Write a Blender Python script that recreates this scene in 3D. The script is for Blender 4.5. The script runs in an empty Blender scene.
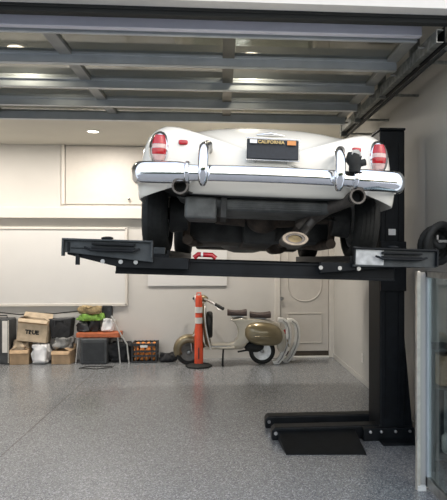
import bpy, bmesh, math, random
from mathutils import Vector, Matrix, Euler
random.seed(4)
S = bpy.context.scene
C = S.collection
PI = math.pi
R = math.radians
# ------------------------------------------------------------------ camera
F = 560.0; TH = R(4); CX = 260.2; HY = 258.0; EYE = 1.65
cam = bpy.data.cameras.new('camera'); co = bpy.data.objects.new('camera', cam); C.objects.link(co)
co.location = (0, 0, EYE); co.rotation_euler = (R(90), 0, -TH)
cam.lens = 36*F/500; cam.sensor_width = 36; cam.sensor_fit = 'AUTO'
cam.shift_x = -(CX-223.5)/500; cam.shift_y = (HY-250)/500
S.camera = co

def P(px, py, Y):
    """point of the photograph on the plane at distance Y into the garage"""
    q = (px-CX)/F; c, s = math.cos(TH), math.sin(TH)
    X = Y*(q*c+s)/(c-q*s); d = X*s+Y*c
    return Vector((X, Y, EYE+(HY-py)*d/F))
def PXX(px, Y): return P(px, HY, Y).x

# ------------------------------------------------------------------ materials
def mat(name, col, rough=.5, metal=0, var=.06, scale=12, bump=0, bscale=60, coat=0, emit=0, spec=.5, col2=None):
    m = bpy.data.materials.new(name); m.use_nodes = True
    nt = m.node_tree; b = nt.nodes['Principled BSDF']
    tc = nt.nodes.new('ShaderNodeTexCoord')
    n = nt.nodes.new('ShaderNodeTexNoise'); n.inputs['Scale'].default_value = scale; n.inputs['Detail'].default_value = 5
    nt.links.new(tc.outputs['Object'], n.inputs['Vector'])
    r = nt.nodes.new('ShaderNodeValToRGB')
    c2 = col2 if col2 else tuple(min(1, x*(1+var)) for x in col)
    c1 = tuple(x*(1-var) for x in col) if not col2 else col
    r.color_ramp.elements[0].color = (*c1, 1); r.color_ramp.elements[1].color = (*c2, 1)
    r.color_ramp.elements[0].position = .35; r.color_ramp.elements[1].position = .65
    nt.links.new(n.outputs['Fac'], r.inputs['Fac']); nt.links.new(r.outputs['Color'], b.inputs['Base Color'])
    b.inputs['Roughness'].default_value = rough; b.inputs['Metallic'].default_value = metal
    b.inputs['Specular IOR Level'].default_value = spec
    if coat: b.inputs['Coat Weight'].default_value = coat; b.inputs['Coat Roughness'].default_value = .06
    if bump:
        n2 = nt.nodes.new('ShaderNodeTexNoise'); n2.inputs['Scale'].default_value = bscale
        nt.links.new(tc.outputs['Object'], n2.inputs['Vector'])
        bp = nt.nodes.new('ShaderNodeBump'); bp.inputs['Strength'].default_value = bump; bp.inputs['Distance'].default_value = .01
        nt.links.new(n2.outputs['Fac'], bp.inputs['Height']); nt.links.new(bp.outputs['Normal'], b.inputs['Normal'])
    if emit:
        b.inputs['Emission Color'].default_value = (*col, 1); b.inputs['Emission Strength'].default_value = emit
    return m
M = {}
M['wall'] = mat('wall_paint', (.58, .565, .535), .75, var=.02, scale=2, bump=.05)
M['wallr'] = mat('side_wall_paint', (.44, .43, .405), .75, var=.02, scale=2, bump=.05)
M['ceil'] = mat('ceiling_paint', (.55, .53, .47), .8, var=.02, scale=2)
M['trim'] = mat('trim_paint', (.66, .63, .58), .5, var=.02)
M['doorp'] = mat('door_paint', (.58, .55, .505), .5, var=.02)
M['head'] = mat('header_paint', (.66, .64, .60), .7, var=.02)
M['board'] = mat('white_board', (.67, .665, .65), .35, var=.01, scale=3)
M['paint'] = mat('ivory_car_paint', (.80, .77, .68), .25, var=.012, scale=3, coat=.6)
M['chrome'] = mat('chrome', (.86, .87, .89), .07, 1, var=.03, scale=20, bump=.04, bscale=14)
M['steel'] = mat('dull_steel', (.35, .35, .34), .38, 1, var=.15, scale=25)
M['red'] = mat('red_lens', (.42, .010, .018), .12, var=.15, scale=60, coat=.5)
M['pink'] = mat('pale_lens', (.62, .42, .38), .12, var=.1, scale=60, coat=.5)
M['rubber'] = mat('rubber', (.013, .014, .013), .75, var=.3, scale=30)
M['under'] = mat('underseal', (.030, .031, .030), .65, var=.45, scale=9, bump=.4, bscale=30)
M['under2'] = mat('dusty_steel', (.085, .09, .088), .5, .3, var=.4, scale=8, bump=.3, bscale=20)
M['rust'] = mat('brown_rusty_steel', (.05, .036, .026), .7, .2, var=.5, scale=10, bump=.4)
M['pipe'] = mat('exhaust_pipe', (.12, .11, .10), .42, .7, var=.3, scale=12)
M['pipering'] = mat('pale_heat_ring', (.40, .33, .25), .5, .2, var=.2, scale=15)
M['lift'] = mat('black_powder_coat', (.006, .0075, .009), .5, var=.3, scale=10, spec=.18)
M['liftgrey'] = mat('grey_ramp_steel', (.045, .052, .056), .42, .5, var=.2, scale=14, bump=.1)
M['liftlight'] = mat('scuffed_ramp_steel', (.42, .44, .45), .42, .5, var=.25, scale=18)
M['bolt'] = mat('zinc_bolt', (.55, .55, .55), .3, 1)
M['label'] = mat('white_sticker', (.75, .75, .72), .5)
M['rail'] = mat('anodised_rail', (.42, .455, .48), .4, .35, var=.08, scale=6)
M['stile'] = mat('dark_stile', (.13, .12, .10), .45, .3, var=.1, scale=6)
M['stilegrey'] = mat('grey_stile', (.26, .27, .265), .45, .3, var=.1, scale=6)
M['sill'] = mat('pale_sill_rail', (.60, .61, .70), .45, .1, var=.03, scale=6)
M['seal'] = mat('black_seal', (.012, .014, .014), .8)
M['track'] = mat('galvanised_track', (.22, .23, .22), .42, .6, var=.3, scale=20)
M['alu'] = mat('brushed_aluminium', (.66, .63, .56), .35, .6, var=.1, scale=20)
M['plate'] = mat('dark_plate', (.010, .014, .020), .6, var=.2, scale=40)
M['gold'] = mat('gold_lettering', (.50, .36, .13), .4, var=.15, scale=50)
M['orange_st'] = mat('orange_sticker', (.65, .26, .07), .5)
M['card'] = mat('cardboard', (.44, .31, .19), .8, var=.12, scale=10, bump=.1)
M['card2'] = mat('pale_cardboard', (.52, .42, .30), .8, var=.12, scale=10, bump=.1)
M['ink'] = mat('black_ink', (.02, .018, .016), .7)
M['wplastic'] = mat('white_bag', (.74, .75, .76), .45, var=.05, scale=10, bump=.3, bscale=12)
M['gplastic'] = mat('grey_bag', (.25, .25, .24), .4, var=.4, scale=12, bump=.5, bscale=14)
M['bfabric'] = mat('black_fabric', (.018, .019, .021), .8, var=.3, scale=14, bump=.3)
M['bplastic'] = mat('black_plastic', (.022, .024, .026), .4, var=.2, scale=10)
M['dgrey'] = mat('dark_grey_case', (.05, .054, .058), .45, var=.2, scale=10)
M['green'] = mat('green_bag', (.22, .42, .07), .6, var=.3, scale=20)
M['tan'] = mat('tan_cloth', (.33, .25, .13), .8, var=.3, scale=20, bump=.2)
M['orange'] = mat('orange_plastic', (.72, .085, .03), .45, var=.08, scale=10)
M['terra'] = mat('orange_board', (.48, .13, .05), .6, var=.12, scale=14)
M['fruit'] = mat('orange_fruit', (.75, .28, .06), .5, var=.25, scale=30)
M['sgold'] = mat('gold_green_paint', (.215, .175, .10), .28, .45, var=.06, scale=6, coat=.6)
M['ssilver'] = mat('pale_scooter_paint', (.44, .405, .33), .3, .2, var=.05, scale=6, coat=.5)
M['brown'] = mat('dark_brown_leather', (.045, .026, .02), .5, var=.3, scale=30)
M['silverrim'] = mat('silver_rim', (.62, .62, .60), .35, .6, var=.1, scale=20)
M['whitep'] = mat('white_plastic', (.70, .69, .65), .45, var=.06, scale=10)
M['dark'] = mat('dark_gap', (.05, .04, .03), .8)
M['blue'] = mat('blue_plastic', (.03, .12, .32), .4)
def emitter(name, col, e):
    m = bpy.data.materials.new(name); m.use_nodes = True; nt = m.node_tree
    b = nt.nodes['Principled BSDF']; b.inputs['Base Color'].default_value = (*col, 1)
    b.inputs['Emission Color'].default_value = (*col, 1); b.inputs['Emission Strength'].default_value = e
    return m
M['lamp'] = emitter('lamp_glow', (1, .90, .76), 5)
def glass(name, tint, rough=.05, ior=1.5):
    m = bpy.data.materials.new(name); m.use_nodes = True; nt = m.node_tree; nt.nodes.remove(nt.nodes['Principled BSDF'])
    out = [n for n in nt.nodes if n.type == 'OUTPUT_MATERIAL'][0]
    t = nt.nodes.new('ShaderNodeBsdfTransparent'); t.inputs[0].default_value = (*tint, 1)
    g = nt.nodes.new('ShaderNodeBsdfGlossy'); g.inputs['Roughness'].default_value = rough; g.inputs[0].default_value = (.9, .92, .93, 1)
    lw = nt.nodes.new('ShaderNodeLayerWeight'); lw.inputs[0].default_value = .5
    pw_ = nt.nodes.new('ShaderNodeMath'); pw_.operation = 'POWER'; pw_.inputs[1].default_value = 5
    fr = nt.nodes.new('ShaderNodeMath'); fr.operation = 'MULTIPLY_ADD'; fr.inputs[1].default_value = .95; fr.inputs[2].default_value = .04
    nt.links.new(lw.outputs['Facing'], pw_.inputs[0]); nt.links.new(pw_.outputs[0], fr.inputs[0])
    mx = nt.nodes.new('ShaderNodeMixShader')
    nt.links.new(fr.outputs[0], mx.inputs[0]); nt.links.new(t.outputs[0], mx.inputs[1]); nt.links.new(g.outputs[0], mx.inputs[2])
    nt.links.new(mx.outputs[0], out.inputs['Surface'])
    return m
M['dglass'] = glass('door_glass', (.72, .71, .66))
M['pglass'] = glass('panel_glass', (.66, .72, .72), .03, 1.55)
M['wglass'] = glass('windscreen_glass', (.8, .85, .85))

def floor_mat(name, joint):
    m = bpy.data.materials.new(name); m.use_nodes = True; nt = m.node_tree; N = nt.nodes; L = nt.links
    b = N['Principled BSDF']; tc = N.new('ShaderNodeTexCoord')
    v = N.new('ShaderNodeTexVoronoi'); v.inputs['Scale'].default_value = 130
    L.new(tc.outputs['Object'], v.inputs['Vector'])
    sep = N.new('ShaderNodeSeparateColor'); L.new(v.outputs['Color'], sep.inputs[0])
    r = N.new('ShaderNodeValToRGB'); r.color_ramp.interpolation = 'CONSTANT'
    els = r.color_ramp.elements
    els[0].position = 0; els[0].color = (.105, .115, .13, 1)
    els[1].position = .16; els[1].color = (.20, .208, .213, 1)
    for p, c in ((.45, (.24, .247, .248)), (.72, (.155, .163, .178)), (.86, (.40, .415, .425))):
        e = els.new(p); e.color = (*c, 1)
    L.new(sep.outputs[0], r.inputs['Fac'])
    n = N.new('ShaderNodeTexNoise'); n.inputs['Scale'].default_value = 1.3; n.inputs['Detail'].default_value = 4
    L.new(tc.outputs['Object'], n.inputs['Vector'])
    mr = N.new('ShaderNodeMapRange'); mr.inputs['From Min'].default_value = .3; mr.inputs['From Max'].default_value = .7
    mr.inputs['To Min'].default_value = .93; mr.inputs['To Max'].default_value = 1.05
    L.new(n.outputs['Fac'], mr.inputs['Value'])
    mx = N.new('ShaderNodeMix'); mx.data_type = 'RGBA'; mx.blend_type = 'MULTIPLY'; mx.inputs['Factor'].default_value = 1
    L.new(r.outputs['Color'], mx.inputs['A']); L.new(mr.outputs['Result'], mx.inputs['B'])
    last = mx.outputs['Result']
    L.new(last, b.inputs['Base Color'])
    b.inputs['Roughness'].default_value = .24; b.inputs['Coat Weight'].default_value = .15; b.inputs['Coat Roughness'].default_value = .14
    bp = N.new('ShaderNodeBump'); bp.inputs['Strength'].default_value = .12; bp.inputs['Distance'].default_value = .003
    L.new(v.outputs['Distance'], bp.inputs['Height']); L.new(bp.outputs['Normal'], b.inputs['Normal'])
    return m
M['floor'] = floor_mat('speckled_epoxy', True)
M['drive'] = mat('driveway_concrete', (.22, .22, .22), .8, var=.1, scale=5, bump=.2)

# ------------------------------------------------------------------ mesh helpers
class MB:
    def __init__(s): s.bm = bmesh.new(); s.mi = 0
    def _f(s, vs):
        try:
            f = s.bm.faces.new(vs); f.material_index = s.mi; return f
        except ValueError: return None
    def hexa(s, p):   # 8 points, bottom 4 then top 4
        v = [s.bm.verts.new(x) for x in p]
        for q in ((3,2,1,0),(4,5,6,7),(0,1,5,4),(1,2,6,5),(2,3,7,6),(3,0,4,7)): s._f([v[i] for i in q])
        return s
    def box(s, c, d, rot=None):
        c = Vector(c); m = rot.to_matrix() if rot else Matrix.Identity(3)
        h = [x/2 for x in d]
        pts = [c+m@Vector((a*h[0], b*h[1], z*h[2])) for z in (-1,1) for a,b in ((-1,-1),(1,-1),(1,1),(-1,1))]
        return s.hexa(pts)
    def bb(s, x0, x1, y0, y1, z0, z1):
        return s.box(((x0+x1)/2,(y0+y1)/2,(z0+z1)/2), (abs(x1-x0),abs(y1-y0),abs(z1-z0)))
    def loft(s, loops, caps=True, close=False):
        L = [[s.bm.verts.new(p) for p in lp] for lp in loops]
        n = len(L[0]); k = len(L)
        for i in range(k-1 if not close else k):
            a, b = L[i], L[(i+1) % k]
            for j in range(n): s._f([a[j], a[(j+1)%n], b[(j+1)%n], b[j]])
        if caps and not close:
            s._f(L[0][::-1]); s._f(L[-1])
        return s
    def sheet(s, rows):
        L = [[s.bm.verts.new(p) for p in r] for r in rows]
        for i in range(len(L)-1):
            for j in range(len(L[0])-1): s._f([L[i][j], L[i][j+1], L[i+1][j+1], L[i+1][j]])
        return s
    def tube(s, path, r, n=12, caps=True, closed=False, flat=1.0, up=None):
        path = [Vector(p) for p in path]; k = len(path)
        rr = r if isinstance(r, (list, tuple)) else [r]*k
        loops = []; prev = None
        for i, p in enumerate(path):
            a = path[i-1] if (i > 0 or closed) else p
            b = path[(i+1) % k] if (i < k-1 or closed) else p
            t = (b-a).normalized()
            if up is not None: nn = (Vector(up)-t*Vector(up).dot(t)).normalized()
            elif prev is None:
                nn = t.orthogonal().normalized()
            else: nn = (prev-t*prev.dot(t)).normalized()
            prev = nn; bi = t.cross(nn)
            loops.append([p+(nn*math.cos(2*PI*j/n)+bi*math.sin(2*PI*j/n)*flat)*rr[i] for j in range(n)])
        return s.loft(loops, caps and not closed, closed)
    def cyl(s, a, b, r, r2=None, n=24): return s.tube([a, b], [r, r2 if r2 is not None else r], n)
    def lathe(s, prof, o, axis='Z', n=32, closed=False):
        o = Vector(o); loops = []
        for r, h in prof:
            lp = []
            for j in range(n):
                a = 2*PI*j/n; u, v = r*math.cos(a), r*math.sin(a)
                lp.append(o+Vector({'Z':(u,v,h),'X':(h,u,v),'Y':(u,h,v)}[axis]))
            loops.append(lp)
        return s.loft(loops, not closed, closed)
    def prism(s, pts, a, b, plane='XZ'):
        f = {'XZ': lambda p,h:(p[0],h,p[1]), 'XY': lambda p,h:(p[0],p[1],h), 'YZ': lambda p,h:(h,p[0],p[1])}[plane]
        return s.loft([[f(p,a) for p in pts], [f(p,b) for p in pts]])
    def ell(s, c, r, nu=20, nv=12, rot=None, pw=1.0):
        c = Vector(c); m = rot.to_matrix() if rot else Matrix.Identity(3); loops = []
        sg = lambda x: math.copysign(abs(x)**pw, x)
        for i in range(1, nv):
            ph = PI*i/nv-PI/2
            loops.append([c+m@Vector((r[0]*sg(math.cos(ph))*sg(math.cos(2*PI*j/nu)), r[1]*sg(math.cos(ph))*sg(math.sin(2*PI*j/nu)), r[2]*sg(math.sin(ph)))) for j in range(nu)])
        return s.loft(loops)
    def build(s, name, m, parent=None, smooth=False, bevel=0, sub=0, seg=2, jitter=0, solid=0):
        bm = s.bm
        bmesh.ops.recalc_face_normals(bm, faces=bm.faces)
        if jitter:
            for v in bm.verts: v.co += Vector([random.uniform(-jitter, jitter) for _ in range(3)])
        me = bpy.data.meshes.new(name); bm.to_mesh(me); bm.free()
        for x in (m if isinstance(m, list) else [m]): me.materials.append(x)
        o = bpy.data.objects.new(name, me); C.objects.link(o)
        if parent: o.parent = parent
        if smooth:
            for p in me.polygons: p.use_smooth = True
            me.set_sharp_from_angle(angle=R(50)) if smooth != 2 else None
        if solid:
            md = o.modifiers.new('solid', 'SOLIDIFY'); md.thickness = solid; md.offset = 0
        if bevel:
            md = o.modifiers.new('bevel', 'BEVEL'); md.width = bevel; md.segments = seg; md.limit_method = 'ANGLE'; md.angle_limit = R(40)
        if sub:
            md = o.modifiers.new('sub', 'SUBSURF'); md.levels = sub; md.render_levels = sub
        return o
def thing(name, label, cat, loc=(0,0,0), rot=(0,0,0), group=None):
    o = bpy.data.objects.new(name, None); C.objects.link(o); o.location = loc; o.rotation_euler = rot
    o.empty_display_size = .1
    return tag(o, label, cat, group)
def tag(o, label, cat, group=None, kind=None):
    o['label'] = label; o['category'] = cat
    if group: o['group'] = group
    if kind: o['kind'] = kind
    return o
def struct(o, label=None):
    o['kind'] = 'structure'
    if label: o['label'] = label
    return o
def dup(root, loc, label, group=None):
    r = root.copy(); C.objects.link(r); r.location = loc; r['label'] = label
    if group: r['group'] = group
    for ch in list(root.children):
        c = ch.copy(); C.objects.link(c); c.parent = r
        for g in ch.children:
            d = g.copy(); C.objects.link(d); d.parent = c
    return r
def text(name, body, size, loc, rot, m, parent, depth=.0015, align='CENTER', bold=0):
    cu = bpy.data.curves.new(name, 'FONT'); cu.body = body; cu.size = size; cu.extrude = depth
    cu.align_x = align; cu.align_y = 'CENTER'; cu.offset = bold
    t = bpy.data.objects.new(name+'_curve', cu); C.objects.link(t)
    dg = bpy.context.evaluated_depsgraph_get(); me = bpy.data.meshes.new_from_object(t.evaluated_get(dg))
    bpy.data.objects.remove(t); me.materials.clear(); me.materials.append(m)
    o = bpy.data.objects.new(name, me); C.objects.link(o); o.location = loc; o.rotation_euler = rot
    if parent: o.parent = parent
    return o
def arc(c, r, a0, a1, n, plane='XZ', h=0, ry=None):
    out = []
    for i in range(n+1):
        a = R(a0+(a1-a0)*i/n); u = c[0]+r*math.cos(a); v = c[1]+(ry or r)*math.sin(a)
        out.append({'XZ':(u,h,v),'XY':(u,v,h),'YZ':(h,u,v)}[plane])
    return out

# ------------------------------------------------------------------ the setting
YB = 9.25; XR = 1.87; XL = -4.3; ZC = 3.48; YF = 3.72
struct(MB().bb(XL-.2, XR+.2, YF-1.0, YB+.2, -.12, 0).build('floor', M['floor']), 'grey speckled epoxy garage floor')
struct(MB().bb(XL-6, XR+6, -12, YF-1.0, -.12, -.004).build('driveway', M['drive']), 'pale concrete driveway before the garage')
struct(MB().bb(XL-.2, XR+.2, YB, YB+.15, 0, ZC+.1).build('wall_back', M['wall']), 'off-white back wall')
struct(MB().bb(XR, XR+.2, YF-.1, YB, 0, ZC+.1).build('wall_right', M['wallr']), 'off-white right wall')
struct(MB().bb(XL-.2, XL, YF-.1, YB, 0, ZC+.1).build('wall_left', M['wall']), 'off-white left wall')
struct(MB().bb(XL, XR, YF, YB, ZC, ZC+.1).build('ceiling', M['ceil']), 'beige ceiling')
hz = P(220, 9.5, YF).z
struct(MB().bb(XL-.2, XR+.2, YF-.12, YF, hz, ZC+.6).build('wall_front', M['head']), 'pale header over the garage opening')
struct(MB().bb(XL, XR, YF, YF+.06, hz-.045, hz+.1).bb(XL, XR, YF-.015, YF+.005, hz-.02, hz+.03).build('trim_1', M['seal']), 'black weather seal under the header')
# control joint in the floor
a = P(0, 455, 1); 
def FL(px, py):
    d = EYE*F/(py-HY); xc = (px-CX)/F*d
    return Vector((xc*math.cos(TH)+d*math.sin(TH), -xc*math.sin(TH)+d*math.cos(TH), 0))
p0, p1 = FL(0, 455), FL(56, 408)
xj = (p0.x+p1.x)/2
struct(MB().bb(xj-.003, xj+.003, YF, YB-.02, -.003, .0008).build('trim_2', M['dark']), 'thin dark control joint in the floor')
# ledge across the back wall
zl0, zl1 = P(70, 218, YB-.15).z, P(70, 207, YB-.15).z
struct(MB().bb(XL, XR, YB-.13, YB, zl0, zl1).build('trim_3', M['trim'], bevel=.006), 'projecting ledge across the back wall')
# hatch over the ledge
h0, h1 = P(66, 204, YB), P(66, 144, YB)
hx0, hx1 = h0.x, PXX(150, YB)
hat = MB().bb(hx0, hx1, YB-.025, YB, h0.z, h1.z-.03).build('door_2', M['doorp'], bevel=.004)
struct(hat, 'flat white loft hatch over the ledge')
fr = MB()
for x0, x1, z0, z1 in ((hx0-.06, hx0-.012, h0.z, h1.z+.02), (hx0-.06, hx1+.06, h1.z-.02, h1.z+.02), (hx1+.012, hx1+.06, h0.z, h1.z+.02)):
    fr.bb(x0, x1, YB-.045, YB, z0, z1)
fr.build('hatch_frame', M['trim'], hat, bevel=.004)
kp = P(129, 199, YB-.03)
MB().lathe([(.001,0),(.02,-.002),(.012,-.02),(.022,-.035),(.018,-.05),(.001,-.055)], kp, 'Y', 16).build('knob', M['steel'], hat, smooth=True)
# back door
dz = P(300, 350.5, YB).z
dx0, dx1 = PXX(280.5, YB), PXX(328, YB)
dr = MB().bb(dx0, dx1, YB-.05, YB-.01, dz, 2.12).build('door_1', M['doorp'], bevel=.004)
struct(dr, 'cream panelled door at the back with an arched moulding')
f = MB()
f.bb(dx0-.1, dx0-.008, YB-.07, YB, 0.0, 2.22).bb(dx1+.008, dx1+.09, YB-.07, YB, 0, 2.22).bb(dx0-.1, dx1+.09, YB-.07, YB, 2.13, 2.22)
f.build('door_frame', M['trim'], dr, bevel=.006)
MB().bb(dx0-.0, dx1, YB-.10, YB, 0, .03).build('threshold', M['whitep'], dr, bevel=.004)
MB().bb(dx0, dx1, YB-.045, YB-.02, .03, dz).build('bottom_gap', M['dark'], dr)
mo = MB(); mx = (dx0+dx1)/2; w2 = (dx1-dx0)/2-.12
za, zb = .25, P(300, 306, YB).z
mo.tube([(mx-w2, YB-.052, zb-.12), (mx-w2, YB-.052, za), (mx+w2, YB-.052, za), (mx+w2, YB-.052, zb-.12)], .009, 8)
zc_ = P(300, 286, YB).z
mo.tube(arc((mx, zc_), w2, 180, 360, 20, 'XZ', YB-.052, ry=.25), .010, 8)
mo.tube([(mx-w2, YB-.052, zc_), (mx-w2, YB-.052, 1.95), (mx+w2, YB-.052, 1.95), (mx+w2, YB-.052, zc_)], .009, 8)
mo.tube([(mx-w2, YB-.052, zb-.12), (mx+w2, YB-.052, zb-.12)], .009, 8)
mo.build('panel_moulding', M['doorp'], dr, smooth=True)
MB().lathe([(.001,0),(.03,-.002),(.012,-.015),(.014,-.03),(.032,-.045),(.03,-.06),(.001,-.068)], P(279.5, 298.5, YB-.05)+Vector((.035,0,0)), 'Y', 18).build('knob', M['steel'], dr, smooth=True)
struct(MB().bb(dx1+.09, XR, YB-.018, YB, 0, .09).build('baseboard_back', M['trim'], bevel=.003))
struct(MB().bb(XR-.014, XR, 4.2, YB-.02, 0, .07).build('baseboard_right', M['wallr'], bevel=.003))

# big white board on back wall, left
b0, b1 = P(127, 304, YB-.02), P(127, 229, YB-.02)
wb = thing('white_board', 'very large plain white board on the back wall behind the clutter', 'board', (b0.x-1.6, YB-.02, b0.z))
hh = b1.z-b0.z
MB().bb(-1.55, 1.6, -.012, .02, 0, hh).build('panel', M['board'], wb)
fm = MB(); fm.bb(1.57, 1.61, -.03, .02, -.02, hh+.02).bb(-1.57, 1.6, -.03, .02, -.03, .012).bb(-1.57, 1.6, -.03, .02, hh-.01, hh+.025).bb(-1.59,-1.55,-.03,.02,-.03,hh+.025)
fm.build('frame', M['trim'], wb, bevel=.004)
c0, c1 = P(148, 286, YB-.01), P(227, 240, YB-.01)
tag(MB().bb(c0.x, c1.x, YB-.03, YB, c0.z, c1.z).build('wall_panel', M['board'], bevel=.004), 'small bright white panel on the back wall above the scooter', 'panel')

# outlet on right wall
yo = 7.3
o_ = thing('wall_outlet', 'small white socket low on the right wall', 'outlet', (XR, yo, P(364,358,yo).z))
MB().bb(-.008, 0, -.036, .036, -.058, .058).build('plate', M['whitep'], o_, bevel=.003)
MB().bb(-.014, -.006, -.018, .018, .008, .036).bb(-.014, -.006, -.018, .018, -.036, -.008).build('socket', M['trim'], o_)

# ------------------------------------------------------------------ open sectional door overhead
zn, zf_, yn, yf = 3.245, 3.285, 3.93, 6.6
def dzz(y): return zn+(zf_-zn)*(y-yn)/(yf-yn)
gd = struct(thing('door_3', 'open glazed overhead door with grey rails', 'door', ((XL+1.44)/2, yn, zn)))
del gd['category']
ox, oy, oz = gd.location
DX0, DX1 = -3.85, 1.44
def db(m, x0, x1, y0, y1, za, zb):   # za/zb are offsets from the door plane
    pts = []
    for zz in (za, zb):
        for x, y in ((x0,y0),(x1,y0),(x1,y1),(x0,y1)): pts.append((x-ox, y-oy, dzz(y)+zz-oz))
    return m.hexa(pts)
nsec = 4; sl = (yf-yn)/nsec
db(MB(), DX0, 1.44, yn, yn+.06, -.0, .07).build('sill_rail', M['sill'], gd, bevel=.004)
db(MB(), DX0, 1.44, yn, yn+.06, .071, .09).build('bottom_seal', M['seal'], gd)
db(MB(), DX0, 1.44, yn+.092, yn+.125, -.01, .045).build('rail', M['rail'], gd, bevel=.004)
for k in range(1, nsec):
    y = yn+sl*k
    db(MB(), DX0, DX1, y-.10, y-.004, 0, .045).build('rail', M['rail'], gd, bevel=.004)
    db(MB(), DX0, DX1, y+.004, y+.10, 0, .045).build('rail', M['rail'], gd, bevel=.004)
    m_ = MB(); db(m_, DX0, DX1, y-.085, y-.08, -.06, 0); db(m_, DX0, DX1, y-.085, y-.03, -.063, -.058); db(m_, DX0, DX1, y-.03, y-.025, -.06, 0)
    m_.build('strut', M['rail'], gd)
db(MB(), DX0, DX1, yf-.14, yf, 0, .045).build('rail', M['rail'], gd, bevel=.004)
m_ = MB(); db(m_, DX0, DX1, yf-.17, yf-.165, -.07, .0); db(m_, DX0, DX1, yf-.17, yf-.1, -.072, -.068); m_.build('strut', M['rail'], gd)
stx = [-3.82, -2.50, -1.22, .06, 1.40]
for k in range(nsec):
    ya, yb_ = yn+sl*k+(.125 if k == 0 else .10), yn+sl*(k+1)-(.10 if k < nsec-1 else .14)
    for i, x in enumerate(stx):
        w = .048
        db(MB(), x-w, x+w, ya, yb_, -.004 if 0 < i < 4 else 0, .045).build('stile', M['stile'] if i == 3 else M['stilegrey'], gd, bevel=.003)
        if 0 < i:
            db(MB(), stx[i-1]+w, x-w, ya, yb_, .02, .026).build('pane', M['dglass'], gd)
for i in (1, 2, 3):
    for k in range(1, nsec):
        y = yn+sl*k
        m_ = MB(); db(m_, stx[i]-.03, stx[i]+.03, y-.02, y+.06, -.008, 0); m_.tube([(stx[i]-.03-ox, y-oy, dzz(y)-.01-oz), (stx[i]+.03-ox, y-oy, dzz(y)-.01-oz)], .009, 8)
        m_.build('hinge', M['steel'], gd)
tr = thing('door_track', 'long grey steel roller track hung along the right wall', 'track', (1.50, yn, 3.2))
m_ = MB()
yl = 6.95
for x0, x1, za, zb in ((-.012,-.008,-.05,.03), (-.012,.035,-.055,-.05), (-.012,.035,.03,.035)):
    pts = []
    for zz in (za, zb):
        for x, y in ((x0,-.15),(x1,-.15),(x1,yl-yn),(x0,yl-yn)): pts.append((x, y, zz+(.0226*y)))
    m_.hexa(pts)
m_.build('channel', M['track'], tr)
m_ = MB(); m_.tube([(.06,-.15,.0-.1),(.06, yl-yn, .07-.1)], .016, 8).build('conduit', M['seal'], tr, smooth=True)
m_ = MB()
for x0, x1, za, zb in ((.045,.05,-.05,.06), (.05,.08,-.055,-.05)):
    pts = []
    for zz in (za, zb):
        for x, y in ((x0,-.15),(x1,-.15),(x1,yl-yn),(x0,yl-yn)): pts.append((x, y, zz+(.0226*y)))
    m_.hexa(pts)
m_.build('angle_bar', M['lift'], tr)
for yy in (.35, 1.25, 2.2, 2.9):
    m_ = MB().bb(-.02, .05, yy, yy+.04, -.045, ZC-3.2).bb(.03, XR-1.50, yy+.005, yy+.035, -.02, .0)
    m_.build('hanger', M['track'], tr)
for yy in (.08, .75, 1.45, 2.1, 2.6):
    z = .0226*yy-.01
    m_ = MB().cyl((-.06, yy, z), (.02, yy, z), .012, n=12).cyl((0, yy, z), (.025, yy, z), .024, n=16)
    m_.build('roller', M['steel'], tr, smooth=True)

# recessed ceiling lamps
def lamp(px, py, label, power):
    d = (ZC-EYE)*F/(HY-py); xc = (px-CX)/F*d
    x, y = xc*math.cos(TH)+d*math.sin(TH), -xc*math.sin(TH)+d*math.cos(TH)
    t = thing('recessed_downlight', label, 'ceiling light', (x, y, ZC), group='recessed ceiling lamps')
    MB().lathe([(.075,0),(.10,0),(.10,-.008),(.078,-.012)], (0,0,0), 'Z', 32, closed=True).build('trim_ring', M['whitep'], t, smooth=True)
    MB().lathe([(.001,-.004),(.076,-.004),(.076,-.010),(.001,-.010)], (0,0,0), 'Z', 32).build('lens', M['lamp'], t)
    l = bpy.data.lights.new('downlight_bulb', 'AREA'); l.shape = 'DISK'; l.size = .14; l.energy = power; l.color = (1, .92, .83)
    lo = bpy.data.objects.new('downlight_bulb', l); C.objects.link(lo); lo.location = (0, 0, -.02); lo.parent = t
    return t
LP = 51
lamp(17, 47, 'small glowing ceiling lamp seen through the left door pane', 9)
lamp(251, 54, 'small glowing ceiling lamp seen through the pane right of the centre stile', 9)
L0 = lamp(93, 131, 'small glowing ceiling lamp beyond the door, above the loft hatch', LP)
for (x_, y_, la) in ((.27, 7.95, 'added ceiling lamp hidden behind the car, for more light inside'), (-3.6, 7.95, 'added ceiling lamp out of view at the back left, for more light inside')):
    dup(L0, (x_, y_, ZC), la)  # both lamps are unseen, added to brighten the interior

# ------------------------------------------------------------------ car lift
ROLL = R(1.7)
X0 = PXX(268, 3.55)
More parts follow.
